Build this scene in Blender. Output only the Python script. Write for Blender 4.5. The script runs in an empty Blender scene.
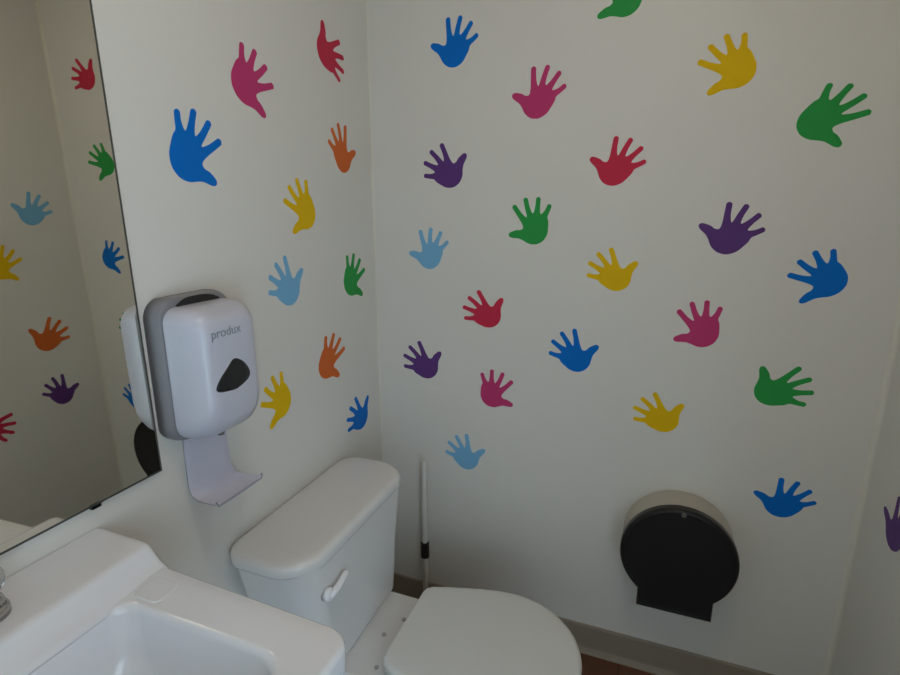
import bpy, bmesh, math, random
from mathutils import Vector, Matrix
random.seed(4)
PI = math.pi
SC = bpy.context.scene
COL = SC.collection


LIGHT_OPENING = (-0.95, -0.12, 1.82)       # unseen doorway added in the right wall to let cool light in
LAMP = (-0.02, 0.46)
LAMP_S = 9.5
LAMP_C = (1.0, 0.87, 0.74)
WORLD_S = 2.6
WORLD_C = (0.62, 0.82, 1.0)
EXPO = 0.68

# ------------------------------------------------------------------ room size
XL, XR = -0.8652, 0.5635          # left and right wall faces
YB, YF = 1.5455, -1.05            # back wall face, wall behind the viewer
ZC = 2.44

# ------------------------------------------------------------------ materials
def mat(name, col, rough=0.5, metal=0.0, spec=0.5, bump=0.0, bscale=60.0, var=0.0, vscale=6.0, coat=0.0,
        trans=0.0, alpha=1.0, ior=1.45):
    m = bpy.data.materials.new(name); m.use_nodes = True
    nt = m.node_tree; b = nt.nodes['Principled BSDF']
    b.inputs['Base Color'].default_value = (*col, 1)
    b.inputs['Roughness'].default_value = rough
    b.inputs['Metallic'].default_value = metal
    b.inputs['Specular IOR Level'].default_value = spec
    b.inputs['Coat Weight'].default_value = coat
    b.inputs['Coat Roughness'].default_value = 0.08
    b.inputs['Transmission Weight'].default_value = trans
    b.inputs['Alpha'].default_value = alpha
    b.inputs['IOR'].default_value = ior
    tc = nt.nodes.new('ShaderNodeTexCoord')
    if var > 0:
        n = nt.nodes.new('ShaderNodeTexNoise'); n.inputs['Scale'].default_value = vscale
        n.inputs['Detail'].default_value = 4
        nt.links.new(tc.outputs['Object'], n.inputs['Vector'])
        mx = nt.nodes.new('ShaderNodeMix'); mx.data_type = 'RGBA'
        mx.inputs[6].default_value = (*[c * (1 - var) for c in col], 1)
        mx.inputs[7].default_value = (*[min(1, c * (1 + var)) for c in col], 1)
        nt.links.new(n.outputs['Fac'], mx.inputs[0])
        nt.links.new(mx.outputs[2], b.inputs['Base Color'])
    if bump > 0:
        n2 = nt.nodes.new('ShaderNodeTexNoise'); n2.inputs['Scale'].default_value = bscale
        n2.inputs['Detail'].default_value = 3
        nt.links.new(tc.outputs['Object'], n2.inputs['Vector'])
        bp = nt.nodes.new('ShaderNodeBump'); bp.inputs['Strength'].default_value = bump
        bp.inputs['Distance'].default_value = 0.004
        nt.links.new(n2.outputs['Fac'], bp.inputs['Height'])
        nt.links.new(bp.outputs['Normal'], b.inputs['Normal'])
    return m

def emit(name, col, strength):
    m = bpy.data.materials.new(name); m.use_nodes = True
    nt = m.node_tree
    for n in list(nt.nodes): nt.nodes.remove(n)
    e = nt.nodes.new('ShaderNodeEmission'); o = nt.nodes.new('ShaderNodeOutputMaterial')
    e.inputs['Color'].default_value = (*col, 1); e.inputs['Strength'].default_value = strength
    nt.links.new(e.outputs[0], o.inputs[0])
    return m

def wood_floor_mat():
    m = bpy.data.materials.new('brown_plank_floor'); m.use_nodes = True
    nt = m.node_tree; b = nt.nodes['Principled BSDF']
    tc = nt.nodes.new('ShaderNodeTexCoord')
    br = nt.nodes.new('ShaderNodeTexBrick')
    br.inputs['Scale'].default_value = 1.0
    br.inputs['Brick Width'].default_value = 0.9; br.inputs['Row Height'].default_value = 0.13
    br.inputs['Mortar Size'].default_value = 0.0015
    br.inputs['Color1'].default_value = (0.20, 0.085, 0.042, 1)
    br.inputs['Color2'].default_value = (0.16, 0.066, 0.034, 1)
    br.inputs['Mortar'].default_value = (0.05, 0.025, 0.015, 1)
    nt.links.new(tc.outputs['Object'], br.inputs['Vector'])
    mp = nt.nodes.new('ShaderNodeMapping'); mp.inputs['Scale'].default_value = (3, 40, 1)
    nt.links.new(tc.outputs['Object'], mp.inputs['Vector'])
    no = nt.nodes.new('ShaderNodeTexNoise'); no.inputs['Scale'].default_value = 2; no.inputs['Detail'].default_value = 6
    nt.links.new(mp.outputs[0], no.inputs['Vector'])
    mx = nt.nodes.new('ShaderNodeMix'); mx.data_type = 'RGBA'; mx.blend_type = 'MULTIPLY'
    mx.inputs[0].default_value = 0.45
    nt.links.new(br.outputs['Color'], mx.inputs[6]); nt.links.new(no.outputs['Color'], mx.inputs[7])
    nt.links.new(mx.outputs[2], b.inputs['Base Color'])
    b.inputs['Roughness'].default_value = 0.45
    return m

M = {}
M['wall'] = mat('painted_wall', (0.75, 0.735, 0.685), 0.42, spec=0.35, bump=0.05, bscale=220, var=0.012, vscale=2.5)
M['ceiling'] = mat('ceiling_paint', (0.70, 0.56, 0.43), 0.8)
M['floor'] = wood_floor_mat()
M['base'] = mat('taupe_vinyl_baseboard', (0.30, 0.255, 0.20), 0.5, var=0.05, vscale=9)
M['caulk'] = mat('corner_caulk', (0.74, 0.72, 0.64), 0.35, var=0.05, vscale=20)
M['porcelain'] = mat('sink_porcelain', (0.79, 0.80, 0.835), 0.12, spec=0.5, coat=0.3)
M['china'] = mat('toilet_vitreous_china', (0.76, 0.76, 0.75), 0.16, spec=0.5, coat=0.2)
M['seat'] = mat('toilet_seat_plastic', (0.74, 0.75, 0.73), 0.3)
M['lever'] = mat('white_lever', (0.85, 0.85, 0.87), 0.25)
M['bolt'] = mat('grey_bolt_cap', (0.40, 0.40, 0.39), 0.4)
M['chrome'] = mat('chrome', (0.55, 0.54, 0.52), 0.14, metal=1.0)
M['acrylic'] = mat('clear_acrylic_knob', (0.85, 0.86, 0.86), 0.06, trans=0.85)
M['drain'] = mat('drain_steel', (0.45, 0.45, 0.45), 0.25, metal=1.0)
M['mirror'] = mat('mirror_silver', (0.76, 0.74, 0.66), 0.012, metal=1.0)
M['mirror_edge'] = mat('mirror_edge', (0.07, 0.075, 0.07), 0.3)
M['clip'] = mat('mirror_clip', (0.05, 0.055, 0.055), 0.4)
M['disp_grey'] = mat('grey_plastic', (0.235, 0.235, 0.255), 0.4)
M['disp_white'] = mat('white_lilac_plastic', (0.58, 0.59, 0.68), 0.28, coat=0.1)
M['disp_dark'] = mat('dark_window_and_gap', (0.018, 0.019, 0.021), 0.25, var=0.3, vscale=60)
M['print'] = mat('grey_print', (0.27, 0.29, 0.34), 0.5)
M['shield_lip_shade'] = mat('shaded_tray_lip', (0.38, 0.38, 0.44), 0.4)  # darker than the tray: paints the shading along its front edge
M['shield'] = mat('translucent_tray_plastic', (0.66, 0.65, 0.76), 0.3)
M['black'] = mat('black_smoked_plastic', (0.011, 0.011, 0.012), 0.34, spec=0.4)
M['drum'] = mat('beige_plastic', (0.50, 0.46, 0.39), 0.45)
M['lock'] = mat('lock_plastic', (0.16, 0.15, 0.13), 0.35)
M['stick'] = mat('pale_stick', (0.66, 0.65, 0.60), 0.4)
M['rubber'] = mat('black_rubber', (0.012, 0.012, 0.012), 0.5)
M['lamp'] = emit('lamp_diffuser', LAMP_C, 1.0)
M['lamp_base'] = mat('lamp_base', (0.7, 0.7, 0.7), 0.4)
HANDC = dict(blue=(0.001, 0.165, 0.62), pink=(0.55, 0.048, 0.175), red=(0.59, 0.032, 0.075), orange=(0.68, 0.15, 0.03),
             yellow=(0.80, 0.51, 0.003), light_blue=(0.20, 0.47, 0.72), green=(0.03, 0.34, 0.072), purple=(0.12, 0.047, 0.21))
for k, v in HANDC.items():
    M['hand_' + k] = mat(k + '_vinyl', v, 0.5, spec=0.15)

# ------------------------------------------------------------------ mesh helpers
def link(name, bm, m, parent=None, smooth=True, bevel=0.0, seg=2, sub=0, angle=40):
    bmesh.ops.recalc_face_normals(bm, faces=bm.faces)
    me = bpy.data.meshes.new(name); bm.to_mesh(me); bm.free()
    o = bpy.data.objects.new(name, me); COL.objects.link(o)
    if isinstance(m, (list, tuple)):
        for x in m: me.materials.append(x)
    else: me.materials.append(m)
    if smooth:
        for p in me.polygons: p.use_smooth = True
    if bevel > 0:
        b = o.modifiers.new('bevel', 'BEVEL'); b.width = bevel; b.segments = seg; b.limit_method = 'ANGLE'
        b.angle_limit = math.radians(angle)
        b.harden_normals = False
    if sub > 0:
        s = o.modifiers.new('sub', 'SUBSURF'); s.levels = sub; s.render_levels = sub
    if smooth:
        try:
            w = o.modifiers.new('wn', 'WEIGHTED_NORMAL'); w.keep_sharp = True
        except Exception: pass
    if parent is not None:
        o.parent = parent
        o.matrix_parent_inverse = Matrix.Translation(parent.location).inverted()
    return o

def tag(o, label=None, cat=None, group=None, kind=None):
    if label: o['label'] = label
    if cat: o['category'] = cat
    if group: o['group'] = group
    if kind: o['kind'] = kind
    return o

def thing(name, loc, label, cat, group=None):
    o = bpy.data.objects.new(name, None); COL.objects.link(o)
    o.location = loc; o.empty_display_size = 0.05
    return tag(o, label, cat, group)

def box(bm, x0, x1, y0, y1, z0, z1):
    vs = [bm.verts.new((x, y, z)) for z in (z0, z1) for y in (y0, y1) for x in (x0, x1)]
    for f in ((0, 1, 3, 2), (4, 6, 7, 5), (0, 4, 5, 1), (2, 3, 7, 6), (0, 2, 6, 4), (1, 5, 7, 3)):
        bm.faces.new([vs[i] for i in f])

def loft(bm, loops, cap0=True, cap1=True):
    rings = [[bm.verts.new(p) for p in lp] for lp in loops]
    for a, b in zip(rings, rings[1:]):
        n = len(a)
        for i in range(n):
            bm.faces.new((a[i], a[(i + 1) % n], b[(i + 1) % n], b[i]))
    if cap0: bm.faces.new(list(reversed(rings[0])))
    if cap1: bm.faces.new(rings[-1])
    return rings

def rrect(u0, u1, v0, v1, r, n=8):
    """rounded rectangle outline in 2D; r is one radius or four (u1v1, u0v1, u0v0, u1v0)"""
    if not isinstance(r, (list, tuple)): r = (r,) * 4
    pts = []
    for (cu, cv, a0, rr) in ((u1 - r[0], v1 - r[0], 0, r[0]), (u0 + r[1], v1 - r[1], 90, r[1]),
                             (u0 + r[2], v0 + r[2], 180, r[2]), (u1 - r[3], v0 + r[3], 270, r[3])):
        for k in range(n + 1):
            a = math.radians(a0 + 90 * k / n)
            pts.append((cu + rr * math.cos(a), cv + rr * math.sin(a)))
    return pts

def catmull(pts, n=4):
    out = []; N = len(pts)
    for i in range(N):
        p0, p1, p2, p3 = (Vector(pts[(i + k - 1) % N]) for k in range(4))
        for j in range(n):
            t = j / n
            out.append(0.5 * ((2 * p1) + (p2 - p0) * t + (2 * p0 - 5 * p1 + 4 * p2 - p3) * t * t + (3 * p1 - p0 - 3 * p2 + p3) * t ** 3))
    return [tuple(p) for p in out]

def slab(bm, pts, to3, d0, d1):
    """prism over a 2D outline; to3(u, v, depth) -> 3D"""
    loft(bm, [[to3(u, v, d0) for u, v in pts], [to3(u, v, d1) for u, v in pts]])

def tube(bm, path, rad, n=14, caps=True):
    path = [Vector(p) for p in path]
    if not isinstance(rad, (list, tuple)): rad = [rad] * len(path)
    loops = []; ref = None
    for i, p in enumerate(path):
        t = (path[min(i + 1, len(path) - 1)] - path[max(i - 1, 0)]).normalized()
        if ref is None: ref = Vector((0, 0, 1)) if abs(t.z) < 0.9 else Vector((1, 0, 0))
        a = t.cross(ref).normalized(); b = t.cross(a); ref = b.cross(t) if False else ref
        loops.append([p + rad[i] * (math.cos(2 * PI * k / n) * a + math.sin(2 * PI * k / n) * b) for k in range(n)])
    loft(bm, loops, caps, caps)

def lathe(bm, prof, centre, n=28):
    cx, cy = centre
    loops = [[(cx + r * math.cos(2 * PI * k / n), cy + r * math.sin(2 * PI * k / n), z) for k in range(n)] for r, z in prof]
    loft(bm, loops)

def structure(name, bm, m, **k):
    o = link(name, bm, m, **k); o['kind'] = 'structure'; return o

# ------------------------------------------------------------------ the room
T = 0.12
bm = bmesh.new(); box(bm, XL - T, XR + T, YF - T, YB + T, -T, 0); structure('floor', bm, M['floor'], smooth=False)
bm = bmesh.new(); box(bm, XL - T, XR + T, YF - T, YB + T, ZC, ZC + T); structure('ceiling', bm, M['ceiling'], smooth=False)
bm = bmesh.new(); box(bm, XL - T, XL, YF - T, YB + T, 0, ZC); structure('wall_left', bm, M['wall'], smooth=False)
# right wall with an added, unseen doorway placed for its cool side light
DY0, DY1, DZ = LIGHT_OPENING
bm = bmesh.new()
box(bm, XR, XR + T, YF - T, DY0, 0, ZC); box(bm, XR, XR + T, DY1, YB + T, 0, ZC); box(bm, XR, XR + T, DY0, DY1, DZ, ZC)
structure('wall_right', bm, M['wall'], smooth=False)
bm = bmesh.new(); box(bm, XL, XR, YB, YB + T, 0, ZC); structure('wall_back', bm, M['wall'], smooth=False)
bm = bmesh.new(); box(bm, XL, XR, YF - T, YF, 0, ZC); structure('wall_front', bm, M['wall'], smooth=False)

def cove_base(name, p0, p1, nrm):
    """vinyl base with a small rounded toe, running p0 -> p1, facing nrm"""
    prof = [(0.0, 0.0), (0.016, 0.0), (0.0155, 0.004), (0.011, 0.010), (0.007, 0.020), (0.006, 0.030),
            (0.006, 0.099), (0.004, 0.104), (0.0, 0.1055)]
    bm = bmesh.new(); loops = []
    for p in (p0, p1):
        loops.append([(p[0] + nrm[0] * a, p[1] + nrm[1] * a, z) for a, z in prof])
    loft(bm, loops)
    return structure(name, bm, M['base'], smooth=False)
cove_base('baseboard_back', (XL, YB), (XR, YB), (0, -1))
cove_base('baseboard_left', (XL, YF), (XL, YB - 0.016), (1, 0))
cove_base('baseboard_right', (XR, DY1), (XR, YB - 0.016), (-1, 0))

# rounded bead of filler down the right-hand corner
bm = bmesh.new()
cr = 0.014
prof = [(XR, YB), (XR - cr, YB)] + [(XR - cr + cr * math.sin(a), YB - cr + cr * math.cos(a)) for a in [PI / 2 * k / 5 for k in range(1, 5)]] + [(XR, YB - cr)]
loft(bm, [[(x, y, 0.1055) for x, y in prof], [(x, y, ZC) for x, y in prof]])
structure('trim_1', bm, M['caulk'], smooth=False)
bm = bmesh.new()
cr = 0.006
prof = [(XL, YB), (XL + cr, YB), (XL + cr * 0.3, YB - cr * 0.3), (XL, YB - cr)]
loft(bm, [[(x, y, 0.1055) for x, y in prof], [(x, y, ZC) for x, y in prof]])
structure('trim_2', bm, M['caulk'], smooth=False)

# ------------------------------------------------------------------ hand stickers
def polar(r, a):
    a = math.radians(a); return (r * math.cos(a), r * math.sin(a))

def hand_outline():
    P = [polar(.45, 165), polar(.46, 142), polar(.48, 120), polar(.55, 106), polar(.65, 99.5), polar(.75, 95.5),
         polar(.825, 91.5), polar(.845, 87), polar(.80, 82.5), polar(.69, 79.5), polar(.56, 76.5), polar(.43, 76), polar(.35, 64)]
    fingers = [((.44, 34), (1.0, 26.0), .082), ((.49, 3), (1.02, 0), .078), ((.52, -27), (1.02, -24.4), .077), ((.57, -55), (.95, -49.0), .074)]
    webs = [polar(.445, 15), polar(.51, -12.5), polar(.54, -40)]
    for i, (b_, t_, hw) in enumerate(fingers):
        B0 = Vector(polar(*b_)); T0 = Vector(polar(*t_)); ax = (T0 - B0).normalized(); nr = Vector((-ax.y, ax.x)); Ln = (T0 - B0).length
        def q(l, w): return tuple(B0 + ax * l + nr * w)
        tw = hw * 0.95
        if i == 0: P.append(q(-.02, hw * 1.15))
        P += [q(Ln * .38, hw * 1.04), q(Ln - tw, tw)]
        P += [q(Ln - tw + tw * math.sin(t), tw * math.cos(t)) for t in (PI / 5, PI / 2, 4 * PI / 5)]
        P += [q(Ln - tw, -tw), q(Ln * .38, -hw * 1.04)]
        if i == 3: P.append(q(.0, -hw * 1.12))
        if i < 3: P.append(webs[i])
    P += [polar(.545, -74), polar(.475, -93), polar(.45, -120), polar(.445, -150), polar(.445, 185)]
    return catmull(P, 4)

HAND = hand_outline()
HANDS = [
    ('L', 'blue', [[0.0629, 0.0762], [0.0753, -0.0574], [0.8214, 1.5484]], 'large-looking bright blue hand sticker on the left wall, nearest the mirror'),
    ('L', 'pink', [[0.0719, 0.0537], [0.0639, -0.0711], [1.0001, 1.7161]], 'pink hand sticker on the left wall, thumb pointing down'),
    ('L', 'red', [[0.0865, 0.0052], [-0.0143, 0.0876], [1.318, 1.8604]], 'red hand sticker with thumb up, highest on the left wall beside the corner'),
    ('L', 'orange', [[-0.02, 0.0905], [0.0831, 0.0222], [1.3796, 1.5976]], 'orange hand sticker on the left wall, directly below the red one'),
    ('L', 'yellow', [[-0.0642, 0.0663], [-0.0666, -0.0608], [1.1858, 1.4429]], 'yellow hand sticker on the left wall, between the orange and light blue stickers'),
    ('L', 'light_blue', [[-0.0488, 0.0712], [0.071, 0.0551], [1.098, 1.2525]], 'light blue hand sticker on the left wall, above and right of the soap dispenser'),
    ('L', 'green', [[0.0573, 0.0671], [0.074, -0.0599], [1.392, 1.2347]], 'only green hand sticker stuck on the left wall, close to the corner'),
    ('L', 'orange', [[0.0742, 0.0625], [0.0648, -0.0646], [1.2425, 1.0138]], 'orange hand sticker on the left wall, right of the soap dispenser'),
    ('L', 'yellow', [[-0.0585, 0.0557], [-0.0571, -0.0656], [1.0333, 0.9703]], 'yellow hand sticker partly against the right edge of the soap dispenser'),
    ('L', 'blue', [[-0.0675, 0.0569], [0.0604, 0.0686], [1.4164, 0.7832]], 'small-looking blue hand sticker on the left wall just above the toilet tank'),
    ('B', 'blue', [[0.0227, 0.0891], [-0.0836, 0.0241], [-0.5876, 1.8899]], 'blue hand sticker at the top left of the back wall beside the corner'),
    ('B', 'pink', [[0.0271, 0.091], [-0.085, 0.0244], [-0.3402, 1.7385]], 'pink hand sticker highest of its colour on the back wall'),
    ('B', 'purple', [[-0.0621, 0.0672], [0.0647, 0.0632], [-0.5994, 1.5566]], 'purple hand sticker on the back wall, upper one of two beside the left corner'),
    ('B', 'light_blue', [[0.0061, 0.0885], [-0.084, 0.0078], [-0.6688, 1.3073]], 'light blue hand sticker on the back wall below the upper purple one near the corner'),
    ('B', 'green', [[-0.0272, 0.0897], [-0.0868, -0.0231], [-0.3372, 1.3935]], 'green hand sticker in the left half of the back wall, below the topmost pink one'),
    ('B', 'red', [[-0.0671, 0.0549], [0.0554, 0.0654], [-0.4701, 1.1299]], 'red hand sticker on the back wall below the upright green one'),
    ('B', 'purple', [[-0.0628, 0.0655], [0.0637, 0.0638], [-0.6834, 0.9405]], 'purple hand sticker on the back wall, lower one of two beside the left corner'),
    ('B', 'pink', [[0.0344, 0.0796], [0.0803, -0.0336], [-0.4537, 0.8685]], 'pink hand sticker lowest of its colour on the back wall, under the red one'),
    ('B', 'blue', [[-0.0499, 0.0769], [0.0738, 0.0501], [-0.1937, 1.0183]], 'blue hand sticker near the middle of the back wall, thumb pointing right'),
    ('B', 'light_blue', [[-0.0415, 0.0772], [0.0752, 0.0468], [-0.5371, 0.632]], 'light blue hand sticker on the back wall above the black-collared stick'),
    ('B', 'yellow', [[-0.0658, 0.0617], [-0.0678, -0.0613], [0.1461, 1.7768]], 'yellow hand sticker highest of its colour on the back wall, thumb pointing down left'),
    ('B', 'green', [[0.0838, 0.0525], [0.0559, -0.0701], [0.3318, 1.6507]], 'green hand sticker at the upper right of the back wall, fingers pointing right'),
    ('B', 'red', [[0.0394, 0.0799], [-0.078, 0.0378], [-0.124, 1.5528]], 'red hand sticker on the upper back wall, above the middle yellow one'),
    ('B', 'purple', [[0.0366, 0.0836], [-0.0838, 0.0376], [0.169, 1.3779]], 'purple hand sticker on the right half of the back wall'),
    ('B', 'yellow', [[-0.0548, 0.0673], [0.0659, 0.0516], [-0.0978, 1.2647]], 'yellow hand sticker in the middle of the back wall, below the upper red one'),
    ('B', 'pink', [[-0.0344, 0.082], [-0.0827, -0.0326], [0.1365, 1.1248]], 'pink hand sticker on the right half of the back wall below the purple one'),
    ('B', 'blue', [[-0.069, 0.0488], [-0.0596, -0.069], [0.4028, 1.277]], 'blue hand sticker on the right of the back wall, fingers pointing left'),
    ('B', 'green', [[0.0832, 0.0436], [-0.041, 0.0769], [0.3191, 0.9799]], 'green hand sticker lying sideways on the right of the back wall, thumb up'),
    ('B', 'yellow', [[-0.0645, 0.0583], [0.06, 0.0613], [0.061, 0.8611]], 'yellow hand sticker lowest of its colour on the back wall, above the toilet paper dispenser'),
    ('B', 'blue', [[0.0318, 0.0761], [-0.0836, 0.0305], [0.381, 0.656]], 'blue hand sticker just right of and above the black toilet paper dispenser'),
    ('B', 'green', [[-0.0438, 0.0775], [-0.0775, -0.0438], [-0.1235, 1.9655]], 'green hand sticker cut off by the top edge of the view'),
    ('B', 'red', [[0.0766, 0.0453], [-0.0453, 0.0766], [0.357, 1.9675]], 'red hand sticker on the back wall seen only in the mirror, highest there'),
    ('R', 'light_blue', [[0.0464, 0.076], [-0.076, 0.0464], [1.3729, 1.4624]], 'light blue hand sticker on the right wall, seen in the mirror'),
    ('R', 'yellow', [[0.0597, 0.066], [0.066, -0.0597], [1.2289, 1.2676]], 'yellow hand sticker on the right wall, seen at the left edge of the mirror'),
    ('R', 'orange', [[0.0662, 0.0709], [-0.0709, 0.0662], [1.3406, 0.9662]], 'orange hand sticker on the right wall, seen in the mirror above the purple one'),
    ('R', 'purple', [[-0.0305, 0.0836], [0.0836, 0.0305], [1.3627, 0.7269]], 'purple hand sticker on the right wall, cut off by the right edge of the view'),
    ('R', 'red', [[0.0883, -0.0108], [0.0108, 0.0883], [1.0847, 0.6858]], 'red hand sticker on the right wall, seen low at the left edge of the mirror'),
]
TH = 0.0008
for wall, colr, ((a, b), (c_, d_), (e, f)), label in HANDS:
    loc = {'B': (e, YB, f), 'L': (XL, e, f), 'R': (XR, e, f)}[wall]
    bm = bmesh.new(); l0 = []; l1 = []
    for u, v in HAND:
        p, q = u * a + v * c_, u * b + v * d_
        if wall == 'B': l0.append((p, 0, q)); l1.append((p, -TH, q))
        elif wall == 'L': l0.append((0, p, q)); l1.append((TH, p, q))
        else: l0.append((0, p, q)); l1.append((-TH, p, q))
    loft(bm, [l0, l1])
    bm.normal_update()
    bmesh.ops.triangulate(bm, faces=[fc for fc in bm.faces if len(fc.verts) > 4])
    o = link('hand_sticker', bm, M['hand_' + colr], smooth=False)
    o.location = loc
    tag(o, label, 'sticker', 'hand stickers on the walls')

# ------------------------------------------------------------------ mirror
MB, MT, MY0, MY1 = 0.9602, 1.795, -0.16, 0.6655
t = thing('wall_mirror', (XL, (MY0 + MY1) / 2, MB), 'large frameless wall mirror above the sink reflecting the stickered walls', 'mirror')
tl = math.tan(0.0150)
def mx(z, off): return XL + 0.0088 - off - tl * (z - MB) * 0.65
bm = bmesh.new()
vs = [(mx(z, o_), y, z) for z in (MB, MT) for y in (MY0, MY1) for o_ in (0.0013, 0.0005)]
vv = [bm.verts.new(p) for p in vs]
for f_ in ((0, 1, 3, 2), (4, 6, 7, 5), (0, 4, 5, 1), (2, 3, 7, 6), (0, 2, 6, 4), (1, 5, 7, 3)): bm.faces.new([vv[i] for i in f_])
link('backing_edge', bm, M['mirror_edge'], t, smooth=False)
bm = bmesh.new(); E = 0.0042
vv = [bm.verts.new(p) for p in [(mx(z, o_), y, z) for z in (MB + E, MT - E) for y in (MY0 + E, MY1 - E) for o_ in (0.0012, 0.0)]]
for f_ in ((0, 1, 3, 2), (4, 6, 7, 5), (0, 4, 5, 1), (2, 3, 7, 6), (0, 2, 6, 4), (1, 5, 7, 3)): bm.faces.new([vv[i] for i in f_])
link('glass', bm, M['mirror'], t, smooth=False)
for y in (0.532, -0.02):
    bm = bmesh.new(); box(bm, XL, XL + 0.0120, y - 0.008, y + 0.008, MB - 0.0035, MB + 0.002)
    box(bm, mx(MB, 0) , XL + 0.0120, y - 0.008, y + 0.008, MB - 0.003, MB + 0.004)
    link('clip', bm, M['clip'], t, smooth=False)

# ------------------------------------------------------------------ soap dispenser
CY = 0.768
def onx(u, v, d): return (XL + d, u, v)
t = thing('soap_dispenser', (XL, CY, 1.015), 'white and grey touch-free soap dispenser on the wall beside the mirror', 'soap dispenser')
bm = bmesh.new()
def plate(hw, z0, z1, r, arch):
    pts = rrect(CY - hw - .008, CY + hw + .006, z0, z1, r, 8)
    return [(u, v + (arch * (1 - ((u - CY) / hw) ** 2) if v > (z0 + z1) / 2 else 0)) for u, v in pts]
loops = [[onx(u, v, d) for u, v in plate(h, a, b, (.035, .03, .035, .04), ar)] for d, h, a, b, ar in
         ((0.0, .084, 1.010, 1.286, .011), (0.022, .084, 1.009, 1.287, .011), (0.034, .082, 1.011, 1.285, .011), (0.038, .078, 1.015, 1.281, .011))]
loft(bm, loops); link('back_housing', bm, M['disp_grey'], t)
bm = bmesh.new()
cov = [(.030, .0765, 1.0165, 1.270, (.03, .03, .034, .040)), (.040, .0775, 1.016, 1.271, (.03, .03, .036, .042)),
       (.065, .0765, 1.017, 1.270, (.03, .03, .040, .048)), (.088, .0715, 1.022, 1.266, (.03, .03, .046, .052)),
       (.104, .0630, 1.031, 1.258, (.03, .03, .05, .05)), (.113, .0530, 1.042, 1.248, (.028, .028, .045, .045)), (.117, .0430, 1.054, 1.238, (.025, .025, .04, .04)), (.1185, .025, 1.085, 1.215, (.02, .02, .02, .02))]
loft(bm, [[onx(u, v, d) for u, v in rrect(CY - h - .001, CY + h + .004, a, b, r, 8)] for d, h, a, b, r in [(d, h + .0055, a - .002, b + .005, r) for d, h, a, b, r in cov]])
link('front_cover', bm, M['disp_white'], t)
bm = bmesh.new()
slab(bm, catmull([(CY - .045, 1.274), (CY - .042, 1.283), (CY - .02, 1.2895), (CY + .02, 1.2895), (CY + .045, 1.283), (CY + .048, 1.274)], 3), onx, 0.034, 0.0415)
link('recess_shade', bm, M['disp_dark'], t)  # solid dark insert, painting the shade in the gap behind the cover
win = [(0.7657, 1.1713), (0.7895, 1.1592), (0.8041, 1.1366), (0.7994, 1.1213), (0.7721, 1.1105), (0.754, 1.1095), (0.7209, 1.1158), (0.7166, 1.1264), (0.7276, 1.1421), (0.7467, 1.1588)]
bm = bmesh.new(); ol = catmull(win, 4)
cu = sum(p[0] for p in ol) / len(ol); cv = sum(p[1] for p in ol) / len(ol)
loft(bm, [[onx(cu + (u - cu) * k, cv + (v - cv) * k, d) for u, v in ol] for k, d in ((1, .108), (1, .1183), (.93, .1200), (.6, .1208))])
link('sight_window', bm, M['disp_dark'], t)
cu_ = bpy.data.curves.new('brand_text', 'FONT'); cu_.body = 'produx'; cu_.size = 0.0255; cu_.extrude = 0.0004
cu_.align_x = 'CENTER'
tmp = bpy.data.objects.new('tmp_text', cu_); COL.objects.link(tmp)
bpy.context.view_layer.update()
me = bpy.data.meshes.new_from_object(tmp.evaluated_get(bpy.context.evaluated_depsgraph_get()))
bpy.data.objects.remove(tmp); me.name = 'brand_lettering'; me.materials.clear(); me.materials.append(M['print'])
me.transform(Matrix.Translation((XL + 0.1186, 0.7525, 1.2195)) @ Matrix.Rotation(math.radians(0), 4, 'X') @ Matrix(((0, 0, 1, 0), (1, 0, 0, 0), (0, 1, 0, 0), (0, 0, 0, 1))))
o = bpy.data.objects.new('brand_lettering', me); COL.objects.link(o); o.parent = t
o.matrix_parent_inverse = Matrix.Translation(t.location).inverted()
o['label'] = 'grey printed lettering'
bm = bmesh.new()
loft(bm, [[(XL + 0.060 + r * math.cos(2 * PI * k / 14), CY + r * math.sin(2 * PI * k / 14), z) for k in range(14)] for r, z in ((.012, 1.024), (.012, 1.012), (.009, 1.008), (.007, 1.002))])
link('nozzle', bm, M['disp_grey'], t)
# tray below: back panel sweeping out into a shallow shelf
t = thing('drip_tray', (XL, CY + .018, .87), 'pale lilac plastic drip tray on the wall below the soap dispenser', 'drip tray')
bm = bmesh.new()
prof = [(.004, 1.002, .056), (.004, .97, .056), (.004, .925, .0565), (.006, .896, .058), (.014, .876, .060), (.030, .8655, .062), (.052, .8625, .064), (.076, .864, .0655), (.083, .868, .066)]
cyt = CY + .013
A = []; B_ = []
for i, (o_, z, hw) in enumerate(prof):
    p = prof[max(i - 1, 0)]; n_ = prof[min(i + 1, len(prof) - 1)]
    dx, dz = n_[0] - p[0], n_[1] - p[1]; L_ = math.hypot(dx, dz); nx, nz = dz / L_, -dx / L_
    A.append((o_, z, hw)); B_.append((max(0.0, o_ + nx * .004), z + nz * .004, hw))
nseg = 8
def row(o_, z, hw):
    out = []
    for k in range(nseg + 1):
        s = -1 + 2 * k / nseg
        lift = .010 * (abs(s) ** 6) * min(1, max(0, (o_ - .01) / .03))
        out.append((XL + o_, cyt + s * hw, z + lift))
    return out
loops = []
for a_, b_ in zip(A, B_):
    r1 = row(*a_); r2 = row(*b_)
    loops.append(r1 + list(reversed(r2)))
loft(bm, loops); link('back_panel', bm, M['shield'], t)
bm = bmesh.new()
tube(bm, [(XL + .084, cyt - .066, .879), (XL + .085, cyt - .062, .8695), (XL + .085, cyt, .8685), (XL + .085, cyt + .062, .8695), (XL + .084, cyt + .066, .879)], .0022, 8)
link('shaded_front_lip', bm, M['shield_lip_shade'], t)

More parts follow.
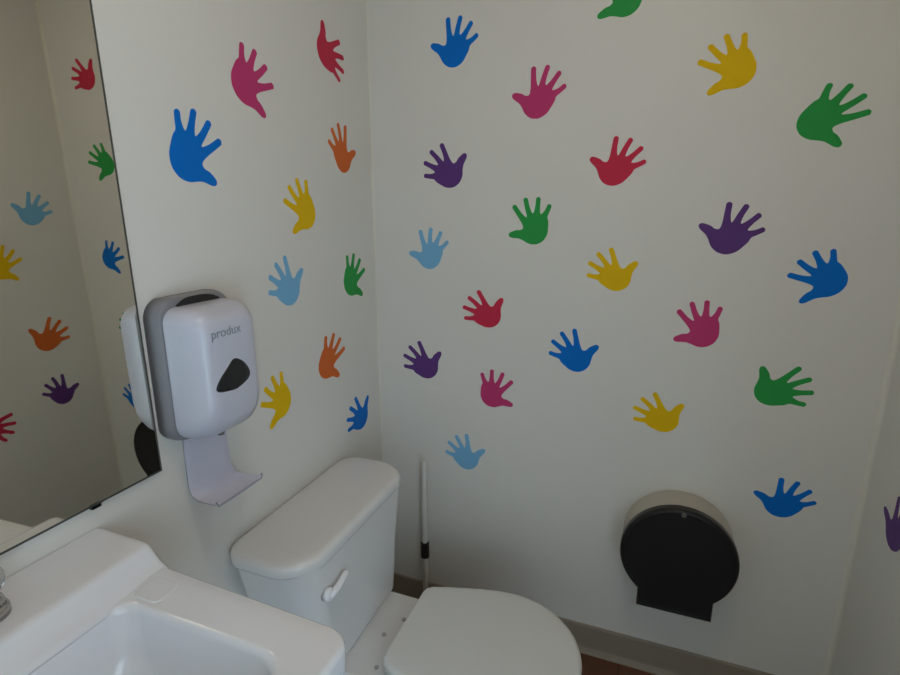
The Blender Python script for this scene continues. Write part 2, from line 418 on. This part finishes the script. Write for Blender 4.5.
# ------------------------------------------------------------------ toilet paper dispenser
TX, TZ, TR = 0.129, 0.497, 0.1545
def onb(u, v, d): return (u, YB - d, v)
def tp_outline(r, tongue=True, tz=0.320, n=60, x0=.032, x1=.232):
    pts = []
    a0 = math.atan2(-math.sqrt(max(r * r - (x1 - TX) ** 2, 0)), x1 - TX)
    a1 = math.atan2(-math.sqrt(max(r * r - (x0 - TX) ** 2, 0)), x0 - TX) + 2 * PI
    for k in range(n + 1):
        a = a0 + (a1 - a0) * k / n
        pts.append((TX + r * math.cos(a), TZ + r * math.sin(a)))
    if tongue:
        pts += [(x0, tz), (x1, tz)]
    return pts
t = thing('toilet_paper_dispenser', (TX, YB, 0.32), 'round black and beige jumbo toilet paper dispenser on the back wall', 'toilet paper dispenser')
bm = bmesh.new()
ol = tp_outline(.1515, tz=.335, x0=.040, x1=.225)
slab(bm, ol, onb, 0.0, 0.098); link('drum_housing', bm, M['drum'], t, bevel=.003)
bm = bmesh.new()
cx_, cz_ = TX, TZ - .01
lo = []
for k, d in ((1.0, .092), (1.0, .112), (.985, .118), (.955, .121), (.93, .1205), (.91, .1185), (.6, .1185)):
    lo.append([onb(cx_ + (u - cx_) * k, cz_ + (v - cz_) * k, d) for u, v in tp_outline(TR)])
loft(bm, lo); link('front_cover', bm, M['black'], t, bevel=0)
bm = bmesh.new()
loft(bm, [[onb(.132 + r * math.cos(2 * PI * k / 16), .6390 + r * math.sin(2 * PI * k / 16), d) for k in range(16)] for r, d in ((.0065, .112), (.0065, .1225), (.005, .1235))])
link('lock', bm, M['lock'], t)
bm = bmesh.new()
zz = [(.036 + i * .193 / 32, .3205 if i % 2 == 0 else .3165) for i in range(33)]
slab(bm, zz + [(.229, .326), (.036, .326)], onb, .107, .110); link('tear_edge', bm, M['black'], t, smooth=False)

# ------------------------------------------------------------------ toilet
TCY = 1.055
t = thing('toilet', (-0.45, TCY, 0), 'white toilet with closed lid and tank against the left wall', 'toilet')
def trr(x0, x1, hw, z, r, n=8, cy=TCY): return [(u, v, z) for u, v in rrect(x0, x1, cy - hw, cy + hw, r, n)]
# tank body, tapering towards its foot
bm = bmesh.new()
fr = (.062, .03, .03, .062)
loft(bm, [trr(-.846, -.662, .180, .334, (.05, .02, .02, .05)), trr(-.850, -.652, .190, .345, (.05, .025, .025, .05)), trr(-.852, -.650, .222, .50, fr, cy=TCY - .004), trr(-.854, -.646, .251, .662, fr, cy=TCY - .006), trr(-.854, -.646, .251, .670, fr, cy=TCY - .006)])
link('tank', bm, M['china'], t, bevel=.006)
bm = bmesh.new()
def lidl(g, z, r=.085):
    pts = rrect(-.862 + g, -.640 - g, TCY - .272 + g, TCY + .262 - g, (r, .055, .055, r), 10)
    out = []
    for u, v in pts:
        s = (v - TCY) / .262
        bow = .012 * (1 - s * s) if u > -.75 else 0
        out.append((u + bow - .006, v, z))
    return out
loft(bm, [lidl(.014, .662), lidl(.004, .664), lidl(0, .670), lidl(0, .686), lidl(.003, .693), lidl(.009, .6985), lidl(.018, .7015), lidl(.05, .7035, .05)])
link('tank_lid', bm, M['china'], t)
# flush lever
bm = bmesh.new()
fx, fy, fz = -.651, .872, .585
tube(bm, [(fx, fy, fz), (fx + .012, fy, fz), (fx + .020, fy, fz)], [.017, .016, .012], 18)
tube(bm, [(fx + .016, fy - .004, fz - .002), (fx + .020, fy + .02, fz + .004), (fx + .021, fy + .038, fz + .011), (fx + .020, fy + .058, fz + .018), (fx + .0195, fy + .064, fz + .020)], [.008, .0085, .0075, .0075, .004], 12)
o = link('flush_lever', bm, M['lever'], t); o['label'] = 'white flush lever'
# bowl: foot, waist, rim and rear deck in one casting
def bowl_loop(x0, x1, hw, z, sq=2.4, n=40):
    cx = x0 + (x1 - x0) * .42; pts = []
    for k in range(n):
        a = 2 * PI * k / n
        c, s = math.cos(a), math.sin(a)
        ax = (x1 - cx) if c > 0 else (cx - x0)
        e = 2 / (2.0 if c > 0 else sq)
        pts.append((cx + ax * math.copysign(abs(c) ** e, c), TCY + hw * math.copysign(abs(s) ** e, s), z))
    return pts
bm = bmesh.new()
loft(bm, [bowl_loop(-.70, -.24, .115, 0.0, 4), bowl_loop(-.70, -.24, .115, .03, 4), bowl_loop(-.70, -.27, .100, .06, 4), bowl_loop(-.70, -.27, .098, .15, 4), bowl_loop(-.71, -.20, .125, .23, 4), bowl_loop(-.62, -.125, .165, .30, 3),
          bowl_loop(-.515, -.098, .184, .345, 3), bowl_loop(-.513, -.095, .186, .352, 3), bowl_loop(-.51, -.103, .180, .356, 3)])
link('bowl', bm, M['china'], t)
bm = bmesh.new()
loft(bm, [trr(-.845, -.47, .135, .290, .03), trr(-.845, -.47, .150, .312, .03), trr(-.845, -.47, .150, .331, .03), trr(-.842, -.475, .146, .336, .027)])
link('deck', bm, M['china'], t)
def seat_outline(g=0.0, x_tip=-.080, hw=.202, xr=-.538, hr=.140, n=30):
    pts = []; cx = -.29
    for k in range(n + 1):
        a = -PI / 2 + PI * k / n
        pts.append((cx + (x_tip - g - cx) * math.cos(a), TCY + (hw - g) * math.sin(a)))
    side = [(-.34, .198), (-.39, .187), (-.44, .173), (-.49, .158), (-.520, .147), (-.534, .135), (-.5385, .115)]
    for x, w in side: pts.append((x + g * .5, TCY + (w - g) * hw / .202))
    for x, w in reversed(side): pts.append((x + g * .5, TCY - (w - g) * hw / .202))
    return pts
bm = bmesh.new()
outl = seat_outline(.004)
def inn(z, k): return [(-.27 + (x + .27) * k, TCY + (y - TCY) * k * .95, z) for x, y in outl]
r_ = [[(x, y, .357) for x, y in outl], [(x, y, .373) for x, y in outl], inn(.375, .97), inn(.375, .66), inn(.357, .64)]
R_ = loft(bm, r_, False, False)
for i in range(len(outl)):
    j = (i + 1) % len(outl); bm.faces.new((R_[-1][i], R_[-1][j], R_[0][j], R_[0][i]))
link('seat', bm, M['seat'], t)
bm = bmesh.new()
def lid2(g, z, k=1): return [(-.30 + (x + .30) * k, TCY + (y - TCY) * k, z) for x, y in seat_outline(g)]
loft(bm, [lid2(.006, .376), lid2(.001, .379), lid2(0, .386), lid2(.002, .393), lid2(.007, .3975), lid2(.014, .3995), lid2(.02, .4005, .9), lid2(.02, .4015, .6), lid2(.02, .402, .25)])
link('seat_lid', bm, M['seat'], t)
for y in (TCY - .075, TCY + .075):
    bm = bmesh.new(); loft(bm, [trr(-.532, -.500, .016, z, .006, 4, y) for z in (.334, .366)] + [trr(-.530, -.504, .012, .372, .005, 4, y)])
    link('hinge', bm, M['seat'], t)
for x, y in ((-.572, 1.113), (-.598, 1.046), (-.566, .945)):
    bm = bmesh.new(); lathe(bm, [(.006, .335), (.006, .3385), (.0045, .340)], (x, y), 16)
    o = link('bolt_cap', bm, M['bolt'], t); o['label'] = 'small grey bolt cap'

# ------------------------------------------------------------------ stick behind the toilet
SX, SY = -.679, YB - .045
t = thing('toilet_brush', (SX, SY, 0), 'slim pale stick with a black collar standing in the corner behind the toilet', 'brush')
bm = bmesh.new()
lathe(bm, [(.0105, .08), (.0105, .30), (.0095, .58), (.010, .60), (.0085, .612), (.004, .616)], (SX, SY), 18)
link('handle', bm, M['stick'], t)
bm = bmesh.new()
lathe(bm, [(.0110, .243), (.0148, .246), (.0152, .25), (.0152, .298), (.0148, .303), (.0110, .306)], (SX, SY), 20)
o = link('collar', bm, M['rubber'], t); o['label'] = 'black collar'
bm = bmesh.new()
lathe(bm, [(.008, 0.0), (.022, .006), (.025, .03), (.024, .07), (.014, .092), (.010, .095)], (SX, SY), 24)
o = link('brush_head', bm, M['rubber'], t); o['label'] = 'dark brush head'

# ------------------------------------------------------------------ sink
SY0, SY1 = 0.050, 0.5375           # left and right ends
RZ, LZ = 0.885, 0.917             # rim and raised back ledge
SXF = -.343
t = thing('wall_hung_sink', (XL, (SY0 + SY1) / 2, .74), 'white wall-hung sink with raised back ledge under the mirror', 'sink')
bm = bmesh.new()
def sl(x0, x1, g, z, r, n=8):
    # slightly tapering plan: the front is a little narrower than the back
    pts = rrect(x0, x1, SY0 + g, SY1 - g, r, n); out = []
    ym = (SY0 + SY1) / 2
    for x, y in pts:
        k = (x - XL) / (SXF - XL)
        y2 = ym + (y - ym) * (1 - .085 * max(0, k - .12))
        out.append((x, y2, z))
    return out
ro = (.036, .004, .004, .036)
def basin(x0, x1, y0, y1, z, r, n=8): return [(x, y, z) for x, y in rrect(x0, x1, y0, y1, r, n)]
rb = (.055, .03, .03, .055)
loops = [sl(XL, SXF - .10, .07, .715, .03), sl(XL, SXF - .03, .022, .760, ro), sl(XL, SXF - .006, .006, .825, ro),
         sl(XL, SXF, 0, .845, ro), sl(XL, SXF, 0, .874, ro), sl(XL, SXF - .002, .002, .881, ro), sl(XL, SXF - .008, .007, .885, (.032, .004, .004, .032)),
         sl(XL + .06, SXF - .03, .03, .8855, (.04, .01, .01, .04)),
         basin(-.704, -.388, SY0 + .085, SY1 - .081, .8835, rb), basin(-.701, -.394, SY0 + .090, SY1 - .086, .880, rb),
         basin(-.697, -.400, SY0 + .094, SY1 - .090, .871, rb), basin(-.693, -.410, SY0 + .100, SY1 - .095, .81, (.06, .04, .04, .06)),
         basin(-.682, -.435, SY0 + .112, SY1 - .108, .775, .06), basin(-.655, -.470, SY0 + .140, SY1 - .140, .754, .05),
         basin(-.60, -.53, SY0 + .205, SY1 - .205, .746, .02)]
loft(bm, loops)
# raised ledge along the wall with a concave step down to the rim
lp = [(XL, .870), (XL, LZ - .003), (XL + .003, LZ), (-.748, LZ), (-.739, LZ - .001), (-.734, LZ - .005), (-.730, LZ - .011), (-.725, LZ - .019), (-.718, LZ - .026), (-.709, RZ + .0010), (-.699, RZ - .003), (-.699, .872)]
def taper(x, y):
    ym = (SY0 + SY1) / 2; k = (x - XL) / (SXF - XL)
    return ym + (y - ym) * (1 - .085 * max(0, k - .12))
def lrow(y, g): return [(max(XL, x - (g if x > -.76 else 0)), taper(x, y), z - (g if z > .9 else 0)) for x, z in lp]
loft(bm, [lrow(SY0 + .001, .004), lrow(SY0 + .004, .001), lrow(SY0 + .01, 0), lrow(SY1 - .012, 0), lrow(SY1 - .004, .001), lrow(SY1 - .0005, .005)])
link('basin', bm, M['porcelain'], t)
bm = bmesh.new()
slab(bm, rrect(-.697, -.645, SY1 - .076, SY1 - .032, .012, 5), lambda u, v, d: (u, v, RZ + d), -.004, .0008)
link('soap_dish', bm, M['porcelain'], t, bevel=.001)
bm = bmesh.new(); lathe(bm, [(.022, .744), (.022, .7485), (.015, .749), (.004, .748)], (-.565, (SY0 + SY1) / 2), 24)
link('drain', bm, M['drain'], t)

# faucet on the ledge: chrome base, two knobs, spout
FY = .272
t = thing('faucet', (-.80, FY, LZ), 'chrome two-knob faucet standing on the sink ledge', 'faucet')
bm = bmesh.new()
loft(bm, [[(x, y, z) for x, y in rrect(-.826 + g, -.774 - g, FY - .088 + g, FY + .088 - g, .026 - g, 8)] for g, z in ((0, LZ), (0, LZ + .010), (.003, LZ + .016), (.008, LZ + .018))])
link('base', bm, M['chrome'], t)
for s in (-1, 1):
    y = FY + s * .062
    bm = bmesh.new(); lathe(bm, [(.023, LZ + .016), (.021, LZ + .024), (.013, LZ + .030), (.012, LZ + .034)], (-.80, y), 24)
    o = link('knob', bm, M['chrome'], t)
    bm = bmesh.new()
    n_ = 40; prof = [(.014, .034), (.022, .038), (.0255, .047), (.0255, .060), (.022, .070), (.013, .075)]
    loft(bm, [[(-.80 + r * (1 + (.05 if (k // 2) % 2 else -.02)) * math.cos(2 * PI * k / n_), y + r * (1 + (.05 if (k // 2) % 2 else -.02)) * math.sin(2 * PI * k / n_), LZ + z) for k in range(n_)] for r, z in prof])
    g_ = link('grip', bm, M['acrylic'], o)
    o2 = g_; o2.matrix_parent_inverse = Matrix.Identity(4)
bm = bmesh.new()
tube(bm, [(-.80, FY, LZ + .014), (-.80, FY, LZ + .035), (-.785, FY, LZ + .055), (-.75, FY, LZ + .066), (-.70, FY, LZ + .062), (-.672, FY, LZ + .050)], [.017, .016, .015, .0135, .012, .011], 18)
link('spout', bm, M['chrome'], t)

# ------------------------------------------------------------------ ceiling light
LX, LY = LAMP
t = thing('ceiling_light', (LX, LY, ZC), 'round flush ceiling light above the room', 'ceiling light')
bm = bmesh.new(); lathe(bm, [(.165, ZC), (.168, ZC - .012), (.16, ZC - .022)], (LX, LY), 40); link('base', bm, M['lamp_base'], t)
bm = bmesh.new(); lathe(bm, [(.152, ZC - .020), (.150, ZC - .040), (.13, ZC - .062), (.09, ZC - .078), (.04, ZC - .086)], (LX, LY), 40); link('diffuser', bm, M['lamp'], t)
M['lamp'].node_tree.nodes['Emission'].inputs['Strength'].default_value = LAMP_S

# ------------------------------------------------------------------ cool world light let in by the added doorway
w = bpy.data.worlds.new('World'); SC.world = w; w.use_nodes = True
bg = w.node_tree.nodes['Background']; bg.inputs['Color'].default_value = (*WORLD_C, 1); bg.inputs['Strength'].default_value = WORLD_S

# ------------------------------------------------------------------ camera
cam = bpy.data.cameras.new('camera'); co = bpy.data.objects.new('camera', cam); COL.objects.link(co)
F = 525.76; yaw, pit, roll = math.radians(21.198), math.radians(13.611), math.radians(-.106)
fw = Vector((-math.sin(yaw) * math.cos(pit), math.cos(yaw) * math.cos(pit), -math.sin(pit)))
rt = Vector((math.cos(yaw), math.sin(yaw), 0)); up = rt.cross(fw)
r2 = rt * math.cos(roll) + up * math.sin(roll); u2 = up * math.cos(roll) - rt * math.sin(roll)
co.matrix_world = Matrix(((r2.x, u2.x, -fw.x, 0), (r2.y, u2.y, -fw.y, 0), (r2.z, u2.z, -fw.z, 1.45), (0, 0, 0, 1)))
cam.sensor_width = 36; cam.sensor_fit = 'HORIZONTAL'; cam.lens = F * 36 / 900
cam.clip_start = 0.02
SC.camera = co
vs_ = SC.view_settings
vs_.view_transform = 'Standard'; vs_.look = 'None'; vs_.gamma = 1; vs_.use_curve_mapping = False
SC.display_settings.display_device = 'sRGB'
vs_.exposure = EXPO
